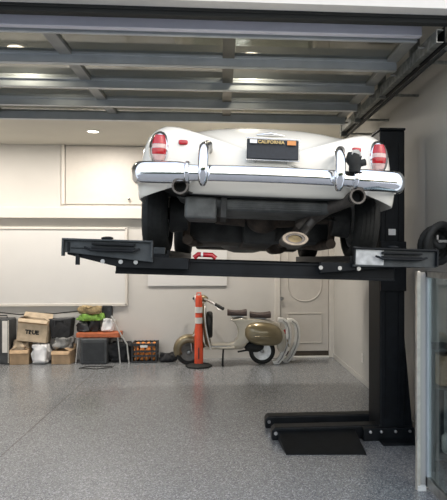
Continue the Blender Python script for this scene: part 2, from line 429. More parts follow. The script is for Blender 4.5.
# pieces that rise with the platform are placed in a tilted frame
LT = thing('car_lift', 'black single-post car lift holding up the ivory roadster', 'car lift', (1.5, 5.2, 0))
lx, ly = 1.5, 5.2
PZ = 1.655
def T(x, y, z):    # platform coordinates (x across from the car centre, y, z above platform) -> lift local
    c, s = math.cos(ROLL), math.sin(ROLL)
    return Vector((X0+x*c+z*s-lx, y-ly, PZ-x*s+z*c))
def pbox(m, x0, x1, y0, y1, z0, z1):
    return m.hexa([T(x,y,z) for z in (z0,z1) for x,y in ((x0,y0),(x1,y0),(x1,y1),(x0,y1))])
q0, q1 = P(380, 443, 5.0), P(405, 443, 5.0)
cx0, cx1 = q0.x-lx, q1.x-lx; ctop = P(385, 129, 5.05).z-.02
cy0, cy1 = -.2, .2
m_ = MB().bb(cx0, cx1, cy0, cy1, .02, ctop)
m_.build('post', M['lift'], LT, bevel=.015)
m_ = MB().bb(cx0-.004, cx1+.004, cy0-.004, cy1+.004, ctop, ctop+.02); m_.build('post_cap', M['lift'], LT, bevel=.004)
m_ = MB().bb(cx0+.05, cx0+.06, cy0-.012, cy0, .2, ctop-.1).bb(cx1-.06, cx1-.05, cy0-.012, cy0, .2, ctop-.1); m_.build('post_rib', M['lift'], LT)
m_ = MB().prism([(cx1, .95), (cx1+.075, .12), (cx1+.075, .02), (cx1, .02)], cy0+.02, cy0+.05, 'XZ')
m_.prism([(cx1, .95), (cx1+.075, .12), (cx1+.075, .02), (cx1, .02)], cy1-.05, cy1-.02, 'XZ')
m_.build('gusset', M['lift'], LT, bevel=.003)
MB().bb(cx0-.02, cx1+.085, cy0-.18, cy1+.14, 0, .022).build('base_plate', M['lift'], LT, bevel=.003)
pl = P(392, 232, 5.0)
MB().bb(pl.x-lx-.033, pl.x-lx+.033, cy0-.006, cy0, pl.z-.028, pl.z+.028).build('sticker', M['label'], LT)
xn0 = PXX(269, 5.0)-lx; 
for nm, ya, yb_, xe in (('floor_leg', -.16, -.02, xn0+.03), ('floor_leg', .20, .34, xn0+.0)):
    m_ = MB().prism([(cx1+.03, .0), (cx1+.03, .12), (xe+.03, .115), (xe, .09), (xe, .0)], ya, yb_, 'XZ')
    lg = m_.build(nm, M['lift'], LT, bevel=.012)
    MB().lathe([(.001,0),(.016,0),(.016,-.012),(.001,-.012)], (xe+.035, ya, .065), 'Y', 12).build('bolt', M['bolt'], lg)
MB().bb(cx0-.16, cx1+.075, -.24, -.16, .0, .115).build('base_block', M['lift'], LT, bevel=.006)
for i, x in enumerate((cx0-.10, cx0+.0, cx0+.13, cx1+.03)):
    MB().lathe([(.001,0),(.013,0),(.013,-.014),(.006,-.016),(.006,-.03),(.001,-.03)], (x, -.24, .085), 'Y', 10).build('bolt', M['bolt'], LT)
r0, r1 = FL(286, 455), FL(366, 454)
m_ = MB().hexa([(r0.x-lx, r0.y-ly, 0), (r1.x-lx, r1.y-ly-.02, 0), (r1.x-lx, -.155, 0), (r0.x-lx-.03, -.155, 0),
                (r0.x-lx, r0.y-ly, .008), (r1.x-lx, r1.y-ly-.02, .008), (r1.x-lx, -.155, .09), (r0.x-lx-.03, -.155, .09)])
m_.build('drive_over_plate', M['lift'], LT, bevel=.003)
# platform
def pxr(px, Y, z=0): return PXX(px, Y)-X0
ybm = 3.78
xl_, xr_ = pxr(116, ybm), pxr(395, ybm)
m_ = MB(); pbox(m_, xl_, xr_, ybm, ybm+.12, -.135, -.035); m_.build('cross_beam', M['lift'], LT, bevel=.006)
m_ = MB(); pbox(m_, xl_, xr_, ybm-.012, ybm, -.138, -.122); pbox(m_, xl_, xr_, ybm-.012, ybm, -.048, -.035); m_.build('beam_flange', M['lift'], LT, bevel=.003)
m_ = MB(); pbox(m_, xl_+.1, cx0+lx-X0+.05, 5.05, 5.35, -.14, -.03); m_.build('carriage_beam', M['lift'], LT, bevel=.006)
m_ = MB(); pbox(m_, xl_+.1, xr_, 6.35, 6.5, -.12, -.03); m_.build('cross_beam', M['lift'], LT, bevel=.006)
m_ = MB().bb(cx0-.0, cx1+.004, cy0-.03, cy0-.0, 1.35, 1.80); m_.build('carriage_plate', M['lift'], LT, bevel=.005)
for s, xc_ in ((-1, -.795), (1, .795)):
    m_ = MB(); pbox(m_, xc_-.16, xc_+.13, 4.02, 6.95, -.03, -.0)
    for xx in (-.16, .11): pbox(m_, xc_+xx, xc_+xx+.02, 4.02, 6.95, 0, .03)
    pbox(m_, xc_-.08, xc_+.06, ybm+.12, 6.8, -.10, -.03)
    m_.build('runway', M['lift'], LT, bevel=.003)
    m_ = MB(); pbox(m_, xc_-.13, xc_+.1, 4.02, 4.06, 0, .05); m_.build('wheel_stop', M['liftgrey'], LT, bevel=.004)
lk = MB().tube([T(pxr(194,3.86),3.86,-.018), T(pxr(198,3.86),3.86,.006), T(pxr(212,3.86),3.86,.004), T(pxr(216,3.86),3.86,-.018)], .017, 10).build('lock_lever', M['red'], LT, smooth=True)
MB().tube([T(pxr(201,3.84),3.838,.006), T(pxr(203,3.84),3.838,.006)], .018, 10).build('lever_band', M['label'], lk, smooth=True)
# wide folded ramps at the rear end
yt = 3.66
for s, pa, pb in ((-1, 62.5, 153), (1, 353, 437)):
    xa, xb = pxr(pa, yt), pxr(pb, yt)
    zt, zb0 = .085, -.035
    if s < 0: zo = [.075, .083, -.055, -.005]
    else: zo = [.088, .070, -.045, -.035]
    # plate with a lip
    m_ = MB()
    m_.hexa([T(xa, yt, zo[3] if s < 0 else zo[2]), T(xb, yt, zo[2] if s < 0 else zo[3]), T(xb, yt+.02, zo[2] if s < 0 else zo[3]), T(xa, yt+.02, zo[3] if s < 0 else zo[2]),
             T(xa, yt, zo[0]), T(xb, yt, zo[1]), T(xb, yt+.02, zo[1]), T(xa, yt+.02, zo[0])])
    rp = m_.build('ramp', M['liftgrey'] if s < 0 else M['liftgrey'], LT, bevel=.003)
    m_ = MB()
    pbox(m_, xa, xb, yt-.03, yt+.02, .072, .084)
    pbox(m_, xa, xa+.012, yt-.03, yt+.02, -.03, .08)
    pbox(m_, xb-.012, xb, yt-.03, yt+.02, -.03, .08)
    m_.build('ramp_lip', M['liftgrey'] if s < 0 else M['lift'], rp, bevel=.002)
    m_ = MB(); w = xb-xa
    pbox(m_, xa+.33*w, xa+.80*w, yt-.045, yt-.0, .045, .060)
    pbox(m_, xa+.33*w, xa+.80*w, yt-.045, yt-.0, .018, .034)
    m_.tube([T(xa+.25*w, yt-.03, .03), T(xa+.33*w, yt-.05, .012), T(xa+.78*w, yt-.05, .012), T(xa+.86*w, yt-.03, .028)], .008, 8)
    m_.build('latch_bar', M['lift'], rp, bevel=.003)
    m_ = MB(); m_.ell(T(xa+.48*w, yt+.02, .092), (.04, .02, .012)); m_.build('handle', M['lift'], rp, smooth=True)
    if s > 0:
        m_ = MB(); pbox(m_, xa+.015, xa+.36*w, yt-.006, yt, -.03, .07); m_.build('scuffed_patch', M['liftlight'], rp)
    else:
        m_ = MB(); pbox(m_, xa+.03, xa+.045, yt-.006, yt, .0, .06); pbox(m_, xa+.09*w, xa+.30*w, yt-.008, yt, .02, .026); m_.build('slot', M['lift'], rp)
        m_ = MB(); m_.cyl(T(xa+.16*w, yt+.02, -.01), T(xa+.16*w, yt+.02, -.085), .014, n=12); m_.build('pin', M['lift'], rp)
    # outrigger under the ramp
    m_ = MB()
    if s < 0:
        pts = [(xa+.02, -.0), (xa+.02, -.02), (xa+.36, -.095), (xa+.80, -.095), (xa+.80, -.022), (xa+.3,-.022)]
    else:
        pts = [(xb-.02, -.0), (xb-.02, -.035), (xb-.36, -.05), (xb-.78, -.095), (xb-.78, -.022), (xb-.3,-.022)]
    m_.loft([[T(x, yt+.035, z) for x, z in pts], [T(x, yt+.10, z) for x, z in pts]])
    og = m_.build('outrigger', M['lift'], LT, bevel=.003)
    bx_ = (103, 121, 136) if s < 0 else (321, 340, 359)
    for i, bp_ in enumerate(bx_ ):
        xx = pxr(bp_, yt+.03)
        a_, b_ = T(xx, yt+.036, -.058), T(xx, yt+.022, -.058)
        MB().cyl(a_, b_, .014, n=10).build('bolt', M['bolt'], og)

# ------------------------------------------------------------------ the car
car = thing('roadster', 'ivory classic two-seat roadster seen from behind, raised on the black lift', 'car', (X0, 3.55, PZ+.002), (0, ROLL, 0))
HALF = [(0,.912),(.14,.908),(.28,.894),(.40,.872),(.50,.842),(.575,.820),(.625,.832),(.675,.852),(.72,.848),(.775,.822),(.818,.775),(.845,.70),(.858,.60),
        (.866,.50),(.862,.43),(.856,.39),(.848,.355),(.836,.355),(.824,.41),(.795,.452),(.70,.455),(.64,.44),(.50,.39),(.25,.385),(0,.385)]
ctr = (0, .62)
def full(h): return [(x, z) for x, z in h] + [(-x, z) for x, z in h[-2:0:-1]]
OUT = full(HALF)
loops = []
for s_, y in ((.12,-.012),(.35,-.01),(.6,0),(.78,.012),(.88,.03),(.94,.06),(.975,.105),(.992,.17),(1,.27)):
    lp = []
    for x, z in OUT:
        X = ctr[0]+(x)*s_; Z = ctr[1]+(z-ctr[1])*s_
        fen = min(1, max(0, (abs(x)-.5)/.2))
        dy = .30*max(0, (Z-.60)/.3)**2*(1-fen) + .06*max(0,(Z-.55)/.3)**2*fen + .10*(abs(X)/.85)**4 
        lp.append((X, y*(1-.65*min(1, max(0, (.60-Z)/.1)))+dy, Z))
    loops.append(lp)
def station(y, w, top, fz, wheel=None, low=.31):
    lp = []
    for x, z in OUT:
        ax = abs(x); sg = 1 if x >= 0 else -1
        X = ax*(w/.862) if ax > .55 else ax
        Z = z
        if z > .8:
            Z = z+(top if ax < .55 else fz)
        if wheel is not None:
            h = .37**2-(y-wheel)**2
            if h > 0:
                az = .32+math.sqrt(h)
                if z < .62 and ax >= .78: Z = max(z, az if (z < .45 or az > z) else z)
                elif z < .4 and ax >= .69: Z = max(z, az)
        elif z < .36 and ax > .78 and low: Z = low if z < .3 else z
        lp.append((sg*X, y, Z))
    return lp
RW, FW = .86, 3.26
base = .38
for y, w, top, fz, wh in ((.47,.875,.01,.0,None),(.505,.88,.012,.0,RW),(.56,.885,.015,.0,RW),(.65,.89,.02,.0,RW),(.76,.895,.03,.0,RW),(.86,.895,.035,.0,RW),(.96,.895,.035,.0,RW),(1.07,.89,.05,.0,RW),(1.16,.885,.04,-.01,RW),(1.22,.88,.03,-.02,RW),
        (1.30,.875,.0,-.03,None),(1.7,.87,-.04,-.05,None),(2.3,.87,-.02,-.05,None),(2.7,.87,.0,-.03,None),(2.88,.87,.0,-.02,None),(2.905,.87,.0,-.02,FW),(2.98,.87,-.005,-.01,FW),(3.1,.87,-.02,0,FW),(3.26,.87,-.03,0,FW),(3.42,.87,-.05,0,FW),(3.54,.86,-.07,-.01,FW),(3.615,.85,-.09,-.02,FW),(3.66,.84,-.12,-.03,None),(3.9,.80,-.18,-.06,None)):
    loops.append(station(y, w, top, fz, wh))
for s_, y in ((.96,4.02),(.86,4.1),(.6,4.14),(.2,4.15)):
    loops.append([(x*s_*.94, y, ctr[1]-.06+(min(z,.80)-ctr[1])*s_) for x, z in OUT])
mb = MB(); mb.loft(loops)
for f in mb.bm.faces:
    c_ = f.calc_center_median(); n_ = f.normal
    f.normal_update()
    if c_.z < .66 and abs(f.normal.z) > .6 and c_.y > .06 and abs(c_.x) < .80: f.material_index = 1
    if abs(f.normal.x) > .7 and abs(c_.x) < .77 and c_.z < .66 and c_.y > .3: f.material_index = 1
body = mb.build('body', [M['paint'], M['under']], car, smooth=2)
# folded top / cockpit, screen
MB().ell((0, 1.75, .905), (.56, .52, .05), 28, 10, pw=.7).build('tonneau_cover', M['bfabric'], car, smooth=True)
rows = [[(x, 2.42+.12*(1-(x/.62)**2)*1.0-.5*k*.35+.0, .87+.34*k) for x in [i*.62/8 for i in range(-8, 9)]] for k in (0, .5, 1)]
ws = MB().sheet(rows).build('windscreen', M['wglass'], car, smooth=True, solid=.005)
MB().tube(rows[0]+rows[2][::-1], .012, 8, closed=True).build('screen_frame', M['chrome'], ws, smooth=True)
# boot lid shut-line and emblem
def ysurf(x, z):
    """y of the tail skin at x,z (probe)"""
    best = None
    me = body.data
    for p in me.polygons:
        c_ = p.center
        if c_.y > .6: continue
        d = (c_.x-x)**2+(c_.z-z)**2
        if best is None or d < best[0]: best = (d, c_, p.normal)
    d, c_, n = best
    y = c_.y-(n.x*(x-c_.x)+n.z*(z-c_.z))/n.y if abs(n.y) > .2 else c_.y
    return y
# number plate
pcx, pcz = .004, .670
py_ = ysurf(pcx, pcz)
plt = MB().box((pcx, py_-.075, pcz), (.325, .012, .13), Euler((R(-8),0,0))).build('number_plate', M['plate'], car, bevel=.006)
MB().bb(pcx-.12, pcx+.12, py_-.07, py_+.12, pcz-.02, pcz+.02).build('plate_bracket', M['bplastic'], plt)
m_ = MB()
m_.tube([(pcx-.168, py_-.078, pcz-.068), (pcx+.168, py_-.078, pcz-.068), (pcx+.168, py_-.078, pcz+.068), (pcx-.168, py_-.078, pcz+.068)], .0035, 8, closed=True)
m_.build('plate_frame', M['chrome'], plt, smooth=True)
er = (R(90-8), 0, 0)
text('plate_lettering', 'CALIFORNIA', .029, (pcx-.012, py_-.089, pcz+.043), er, M['gold'], plt, bold=.0008)
MB().box((pcx-.122, py_-.088, pcz+.045), (.045, .002, .024), Euler((R(-8),0,0))).build('month_sticker', M['label'], plt)
MB().box((pcx+.116, py_-.088, pcz+.043), (.055, .002, .028), Euler((R(-8),0,0))).build('year_sticker', M['orange_st'], plt)
m_ = MB(); m_.tube([(pcx-.09, ysurf(0,.80)-.012, .80), (pcx, ysurf(0,.805)-.03, .808), (pcx+.09, ysurf(0,.80)-.012, .80)], [.006,.012,.006], 10)
m_.build('boot_handle', M['chrome'], car, smooth=True)
# tail lamps
for s in (-1, 1):
    x = .708*s; y = .045; LZ = -.052
    m_ = MB(); m_.ell((x, y+.035, .668), (.071, .07, .117), 24, 16); hs = m_.build('tail_lamp', M['chrome'], car, smooth=True)
    for nm, z0, z1, mm in (('upper_lens', .693, .752, M['red']), ('middle_lens', .667, .691, M['pink']), ('lower_lens', .628, .665, M['red']), ('bottom_lens', .590, .626, M['pink'])):
        lps = []
        for i in range(7):
            z = z0+(z1-z0)*i/6; k = math.sqrt(max(.02, 1-((z-.668)/.106)**2))
            lps.append([(x+.049*k*math.cos(a_), y-.008-.035*k*math.sin(a_) if math.sin(a_) > 0 else y, z) for a_ in [2*PI*j/16 for j in range(16)]])
        MB().loft(lps).build(nm, mm, hs, smooth=True)
    
    rx = .56*s
    MB().ell((rx, ysurf(rx, .71)-.004, .712), (.030, .012, .016), 16, 8, pw=.5).build('side_reflector', M['red'], car, smooth=True)
# bumper
def bumper_path():
    pts = []
    for i in range(-20, 21):
        t = i/20; x = t*.775
        pts.append((x, -.135+.085*t**2, .502, .050 if abs(x) < .50 else   .050+.019*min(1, (abs(x)-.50)/.06)))
    for a_ in (15, 30, 45, 60, 75, 90):
        pts.append((.775+.065*math.sin(R(a_)), -.05+.10*(1-math.cos(R(a_))),   .502, .069))
    pts.append((.850, .14, .502, .058)); pts.append((.858, .26, .502, .05))
    L_ = [(-p[0], p[1], p[2], p[3]) for p in reversed(pts[41:])]
    return L_+pts
bp = bumper_path()
m_ = MB()
lps = []
for i, p in enumerate(bp):
    a_ = Vector(bp[max(0,i-1)][:3]); b_ = Vector(bp[min(len(bp)-1,i+1)][:3]); t = (b_-a_).normalized(); n_ = Vector((0,0,1)); o_ = t.cross(n_)
    c_ = Vector(p[:3]); r_ = p[3]
    lps.append([c_+n_*(r_*math.cos(2*PI*j/20))+o_*(r_*.62*math.sin(2*PI*j/20)) for j in range(20)])
m_.loft(lps)
bump = m_.build('rear_bumper', M['chrome'], car, smooth=2)
for s in (-1, 1):
    m_ = MB(); m_.tube([(s*.50, -.095, .502), (s*.53, -.092, .502)], [.073, .073], 20); m_.build('joint_band', M['chrome'], bump, smooth=True, bevel=.008)
    xo = -.42 if s < 0 else .405
    lps = []
    for i in range(15):
        t = i/14; z = .415+.265*t; yy = -.205+.055*abs(2*t-.9)**2.5; w = .031*(1-.25*abs(2*t-1)**3)+.004*t
        if i in (0, 14): w *= .55
        lps.append([(xo+w*math.cos(a_), yy+.035*math.sin(a_), z) for a_ in [2*PI*j/14 for j in range(14)]])
    MB().loft(lps).build('overrider', M['chrome'], bump, smooth=2)
    m_ = MB(); m_.tube([(xo, -.16, .655), (xo+.02, -.10, .675), (xo+.03, .02, .66)], [.022,.03,.02], 12); m_.build('overrider_bracket', M['steel'], bump, smooth=True)
# black clamp on the bumper
m_ = MB(); xk = .505
m_.tube([(xk, -.15, .54), (xk+.005, -.15, .58), (xk-.01, -.15, .61), (xk, -.15, .645)], [.035,.04,.05,.046], 14)
kk = m_.build('bumper_clamp', M['rubber'], car, smooth=True)
MB().tube([(xk+.0, -.19, .64), (xk+.0, -.13, .65)], [.028,.028], 16).build('clamp_ring', M['silverrim'], kk, smooth=True)
MB().tube([(xk+.03, -.16, .59), (xk+.065, -.16, .60)], .022, 10).build('clamp_screw', M['rubber'], kk, smooth=True)
# exhausts
def pipe_end(x, z, y0, path, m, name='exhaust_pipe', r=.045):
    m_ = MB(); m_.tube([(x, y0, z)]+path, r, 18, caps=False)
    m_.tube([(x, y0, z)]+path, r*.86, 18, caps=False)
    o = m_.build(name, m, car, smooth=True)
    MB().lathe([(r*1.12,-.0),(r*1.12,.03),(r*.86,.03),(r*.86,0)], (x, y0, z), 'Y', 20, closed=True).build('pipe_rim', M['pipe'], o, smooth=True)
    MB().lathe([(.001,0),(r*.86,0),(r*.86,.01),(.001,.01)], (x, y0+.10, z), 'Y', 18).build('pipe_bore', M['rubber'], o)
    return o
pipe_end(-.56, .415, -.12, [(-.555, .1, .435), (-.55, .35, .42), (-.50, .8, .36)], M['pipe'])
pipe_end(.54, .395, -.12, [(.55, .0, .40), (.52, .08, .385), (.42, .22, .345), (.36, .32, .30), (.27, .5, .25)], M['pipe'])
# resonator hanging under the tail
o = MB().lathe([(.05,.0),(.088,.0),(.094,.03),(.09,.10),(.05,.12)], (0,0,0), 'Y', 28, closed=True).build('resonator', M['pipe'], car, smooth=True)
o.location = (.20, .22, .13+.0); o.rotation_euler = (R(-12), 0, R(8)); o.scale = (1, 1, .52)
q = MB().lathe([(.070,-.006),(.090,-.006),(.092,.012),(.068,.012)], (0,0,0), 'Y', 28, closed=True).build('resonator_ring', M['pipering'], o, smooth=True)
MB().lathe([(.001,.012),(.069,.012),(.069,.03),(.001,.03)], (0,0,0), 'Y', 20).build('resonator_bore', M['tan'], o)
MB().tube([(.25,.30,.155),(.30,.36,.22),(.35,.33,.29)], .034, 14).build('link_pipe', M['pipe'], car, smooth=True)
# underbody pieces
m_ = MB()
m_.loft([[(-.62,.16,.385),(-.62,.55,.385),(.50,.55,.385),(.50,.16,.385)], [(-.30,.18,.30),(-.30,.55,.27),(.42,.55,.27),(.42,.18,.30)]])
m_.build('spare_wheel_well', M['under2'], car, bevel=.03, seg=3)
for k in range(4):
    MB().bb(-.26+.0, .36, .172+.0-.004*k, .19, .315+.014*k, .320+.014*k).build('well_ridge', M['under2'], car)
MB().bb(-.545, -.335, .12, .50, .235, .385).build('battery_box', M['under2'], car, bevel=.02, seg=3)
MB().bb(-.31, -.27, .14, .6, .25, .385).build('hanger_strap', M['under'], car, bevel=.004)
m_ = MB(); m_.tube([(-.72,.86,.32),(.72,.86,.32)], .045, 14); m_.ell((.02,.84,.31),(.14,.15,.125)); m_.tube([(-.35,.86,.31),(-.12,.86,.31)],[.06,.075],14); m_.tube([(.35,.86,.31),(.12,.86,.31)],[.06,.075],14)
m_.build('rear_axle', M['rust'], car, smooth=True)
for s in (-1, 1):
    m_ = MB(); pts = [(s*.50+.016*math.cos(a_*.7), .60+.0, .12+.26*a_/40) for a_ in range(0, 41)]
    m_ = MB(); m_.tube([(s*.52+.05*math.cos(a_*.8), .72+.05*math.sin(a_*.8), .30+.20*a_/40) for a_ in range(0, 41)], .010, 6); m_.build('coil_spring', M['rubber'], car, smooth=True)
    m_ = MB(); m_.tube([(s*.58,.92,.10),(s*.55,.70,.52)], [.028,.028], 12); m_.build('damper', M['rust'], car, smooth=True)
    m_ = MB(); m_.tube([(s*.56,.80,.12),(s*.54,1.2,.11),(s*.5,1.8,.13)], .040, 10); m_.build('trailing_arm', M['rust'], car, smooth=True)
m_ = MB(); m_.loft([[(-.12,1.0,.11),(.14,1.0,.11),(.16,1.0,.385),(-.14,1.0,.385)], [(-.12,2.0,.07),(.14,2.0,.07),(.2,2.0,.385),(-.18,2.0,.385)]]); m_.build('tunnel', M['under'], car, bevel=.02)
m_ = MB(); m_.ell((-.1,2.35,.21),(.26,.45,.17)); m_.ell((0,3.1,.22),(.3,.4,.17)); m_.build('gearbox', M['under2'], car, smooth=True)
m_ = MB(); m_.tube([(.27,.5,.25),(.25,.9,.13),(.22,1.4,.12),(.22,2.6,.12)], .032, 12); m_.tube([(.22,1.5,.12),(.22,1.56,.12),(.22,2.1,.12),(.22,2.16,.12)], [.03,.085,.085,.03], 18); m_.build('silencer', M['rust'], car, smooth=True)
m_ = MB(); m_.loft([[(-.6,3.05,.09),(.6,3.05,.09),(.6,3.05,.30),(-.6,3.05,.30)],[(-.6,3.3,.08),(.6,3.3,.08),(.6,3.3,.30),(-.6,3.3,.30)]]); m_.build('front_crossmember', M['under'], car, bevel=.02)
# inner rear bulkheads: floor pans hang lower behind the wheels
m_ = MB(); m_.loft([[(-.62,1.15,.12),(.62,1.15,.12),(.64,1.15,.385),(-.64,1.15,.385)],[(-.62,2.7,.10),(.62,2.7,.10),(.64,2.7,.385),(-.64,2.7,.385)]]); m_.build('floor_pan', M['under'], car, bevel=.02)
# wheels
def tyre(x, y, r=.318, w=.19):
    t = w/2
    prof = [(r-.10,-t*.72),(r-.07,-t*.98),(r-.035,-t),(r-.012,-t*.86),(r-.003,-t*.6),(r,-t*.3),(r,t*.3),(r-.003,t*.6),(r-.012,t*.86),(r-.035,t),(r-.07,t*.98),(r-.10,t*.72)]
    m_ = MB().lathe(prof, (0,0,0), 'X', 48, closed=True)
    o = m_.build('wheel', M['rubber'], car, smooth=2); o.location = (x, y, r)
    s = 1 if x > 0 else -1
    MB().lathe([(.001,s*.02),(.10,s*.03),(.16,s*.045),(.215,s*.055),(.225,s*.07),(.225,-s*.07),(.20,-s*.06),(.19,0),(.001,0)], (0,0,0), 'X', 36).build('rim', M['silverrim'], o, smooth=True)
    MB().lathe([(.001,s*.07),(.05,s*.065),(.095,s*.05),(.10,s*.03)], (0,0,0), 'X', 28).build('hub_cap', M['chrome'], o, smooth=True)
    g = MB()
    for k in (-.045,-.015,.015,.045): g.lathe([(r+.001,k-.004),(r+.003,k-.004),(r+.003,k+.004),(r+.001,k+.004)], (0,0,0), 'X', 48, closed=True)
    g.build('tread', M['rubber'], o)
for s in (-1, 1):
    tyre(s*.79, RW); tyre(s*.755, FW)
    MB().cyl((s*.70, RW, .318), (s*.56, RW, .318), .15, .13, n=28).build('brake_drum', M['under'], car, smooth=True, bevel=.01)

# ------------------------------------------------------------------ scooter
ys = 8.70
sp = P(262, 364, ys)
sc = thing('scooter', 'vintage gold and cream step-through scooter parked sideways at the back wall', 'scooter', (sp.x, ys, 0))
def swheel(name, x, y, z, axis, parent, rm='silverrim'):
    r = .205
    prof = [(r-.07,-.04),(r-.03,-.048),(r-.006,-.035),(r,-.012),(r,.012),(r-.006,.035),(r-.03,.048),(r-.07,.04)]
    o = MB().lathe(prof, (0,0,0), axis, 36, closed=True).build(name, M['rubber'], parent, smooth=2); o.location = (x,y,z)
    MB().lathe([(.001,-.02),(.03,-.045),(.035,-.035),(.09,-.03),(.12,-.042),(.138,-.042),(.138,.04),(.001,.03)], (0,0,0), axis, 30).build('rim', M[rm], o, smooth=True)
    MB().lathe([(.001,-.065),(.022,-.062),(.03,-.045),(.03,-.03)], (0,0,0), axis, 18).build('hub', M['steel'], o, smooth=True)
    return o
swheel('wheel', 0, .0, .205, 'Y', sc)
swheel('wheel', -1.13, .0, .205, 'Y', sc, 'pipe')
# frame spine: floorboard + tunnel + rear body
outl = [(-.50,.70),(-.43,.66),(-.385,.58),(-.375,.50),(-.39,.42),(-.44,.355),(-.52,.325),(-.84,.325),(-.90,.34),(-.90,.30),(-.84,.26),(-.50,.24),(-.30,.25),(-.24,.33),(-.12,.44),(.05,.46),(.18,.40),(.235,.28),(.25,.20),(.33,.20),(.37,.34),(.345,.50),(.26,.62),(.12,.685),(-.1,.71),(-.3,.725)]
m_ = MB().prism(outl, -.11, .11, 'XZ'); m_.build('frame', M['ssilver'], sc, bevel=.03, seg=3, smooth=2)
m_ = MB(); m_.box((-.66, 0, .285), (.46, .44, .03)); m_.build('floorboard', M['ssilver'], sc, bevel=.012)
m_ = MB()
for yy in (-.16,-.11,-.06,.06,.11,.16): m_.bb(-.85,-.48, yy-.006, yy+.006, .30, .309)
m_.build('floor_runner', M['steel'], sc)
rows = []
for i in range(14):
    t = i/13; z = .27+.70*t; x = -.86-.09*t-.03*math.sin(t*PI); w = (.23+.0*t)*(1 if t < .75 else 1-.5*((t-.75)/.25)**2)
    rows.append([(x+.07*(abs(k)/4)**2, w*k/4, z) for k in range(-4, 5)])
ls = MB().sheet(rows).build('leg_shield', M['sgold'], sc, smooth=2, solid=.012)
edge = [r[0] for r in rows]+[rows[-1][k] for k in range(1, 8)]+[r[-1] for r in reversed(rows)]
MB().tube(edge, .011, 8).build('shield_trim', M['silverrim'], ls, smooth=True)
m_ = MB().tube([(-1.12,0,.26),(-1.02,0,.52),(-.93,0,.98)], [.03,.035,.04], 14); m_.build('steering_column', M['sgold'], sc, smooth=True)
sw = swheel('spare_wheel', -.815, 0, .62, 'X', sc)
# front mudguard
lps = []
for i in range(13):
    a_ = R(205-195*i/12); cx_, cz_ = -1.12, .225
    rr = .235+.02*math.sin(i/12*PI); ww = .085*math.sin(PI*(i+1.2)/14.4)+.02
    lp = []
    for j in range(9):
        b_ = PI*j/8; lp.append((cx_+(rr-.12+.12*math.sin(b_)**.6)*math.cos(a_)*1.02, -ww*math.cos(b_), cz_+(rr-.12+.12*math.sin(b_)**.6)*math.sin(a_)))
    lps.append(lp)
MB().sheet(lps).build('front_mudguard', M['sgold'], sc, smooth=2, solid=.008)
m_ = MB().tube([(-1.08,-.07,.22),(-1.10,-.075,.40),(-1.02,-.04,.50)], .016, 10); m_.build('fork_link', M['steel'], sc, smooth=True)
# headset and bars
hd = MB().ell((-.93, 0, 1.02), (.10, .07, .065), 20, 12).build('headset', M['sgold'], sc, smooth=True)
MB().lathe([(.001,0),(.055,0),(.06,.03),(.05,.05)], (-1.045, 0, 1.02), 'X', 24).build('headlight', M['silverrim'], hd, smooth=True)
MB().tube([(-.93,0,1.03),(-.83,-.13,1.0),(-.72,-.24,.95)], .018, 10).tube([(-.93,0,1.03),(-1.0,.13,1.03),(-1.04,.24,1.02)], .018, 10).build('handlebar', M['steel'], sc, smooth=True)
MB().tube([(-.72,-.24,.95),(-.60,-.32,.89)], .024, 12).build('grip', M['rubber'], sc, smooth=True)
MB().tube([(-1.04,.24,1.02),(-1.07,.35,1.0)], .024, 12).build('grip', M['rubber'], sc, smooth=True)
MB().tube([(-.80,-.17,.97),(-.70,-.26,.90),(-.64,-.33,.86)], .008, 8).build('brake_lever', M['silverrim'], sc, smooth=True)
# side cowls
for s in (-1, 1):
    lps = []
    for i in range(1, 12):
        ph = PI*i/12-PI/2
        sp_ = lambda v: math.copysign(abs(v)**.8, v); lps.append([(.0+.295*sp_(math.cos(a_))*math.cos(ph)+.02, s*.10+s*.12*math.sin(ph)*(1 if math.sin(ph) > 0 else .3), .465+(.20 if math.sin(a_) > 0 else .165)*sp_(math.sin(a_))*math.cos(ph)-.035*math.cos(a_)*math.cos(ph)) for a_ in [2*PI*j/28 for j in range(28)]])
    cw = MB().loft(lps).build('side_cowl', M['sgold'], sc, smooth=True)
    MB().tube([(-.12, s*.205, .45),(.05, s*.222, .455),(.2, s*.19, .44)], .008, 8).build('cowl_strip', M['sgold'], cw, smooth=True)
    # wheel arch fringe below the cowl
for x0, x1, z0, nm in ((-.54,-.24,.76,1),(-.19,.13,.725,2)):
    xm, hw = (x0+x1)/2, (x1-x0)/2
    rows = []
    st = MB(); lps = []
    for i in range(9):
        t = i/8; x = x0+(x1-x0)*t; w = .075+.06*t; zt = z0+.075+.02*abs(2*t-1)**2
        lps.append([(x, -w, z0+.02), (x, -w*.92, zt-.012), (x, -w*.5, zt), (x, w*.5, zt), (x, w*.92, zt-.012), (x, w, z0+.02), (x, w*.8, z0), (x, -w*.8, z0)])
    st = st.loft(lps).build('seat', M['brown'], sc, bevel=.008, smooth=True)
    MB().tube([(xm-.08, -.05, z0-.01), (xm-.05,-.05,z0-.05), (xm+.08,-.05,z0-.02)], .009, 8).tube([(xm-.08, .05, z0-.01), (xm-.05,.05,z0-.05), (xm+.08,.05,z0-.02)], .009, 8).bb(xm-.1,xm+.1,-.06,.06,z0-.015,z0+.005).build('seat_spring', M['steel'], st)
MB().ell((.365, 0, .50), (.035, .05, .04)).build('tail_light', M['red'], sc, smooth=True)
MB().tube([(-.60,-.13,.25),(-.615,-.15,.01),(-.60,-.16,.008)], .013, 8).tube([(-.60,.13,.25),(-.615,.15,.01),(-.60,.16,.008)], .013, 8).tube([(-.60,-.13,.25),(-.60,.13,.25)], .013, 8).build('stand', M['rubber'], sc, smooth=True)
MB().ell((-.12, .0, .27), (.16, .09, .09)).tube([(-.1,-.05,.25),(-.3,-.08,.22),(-.38,-.10,.21)],.014,8).build('engine', M['rubber'], sc, smooth=True)
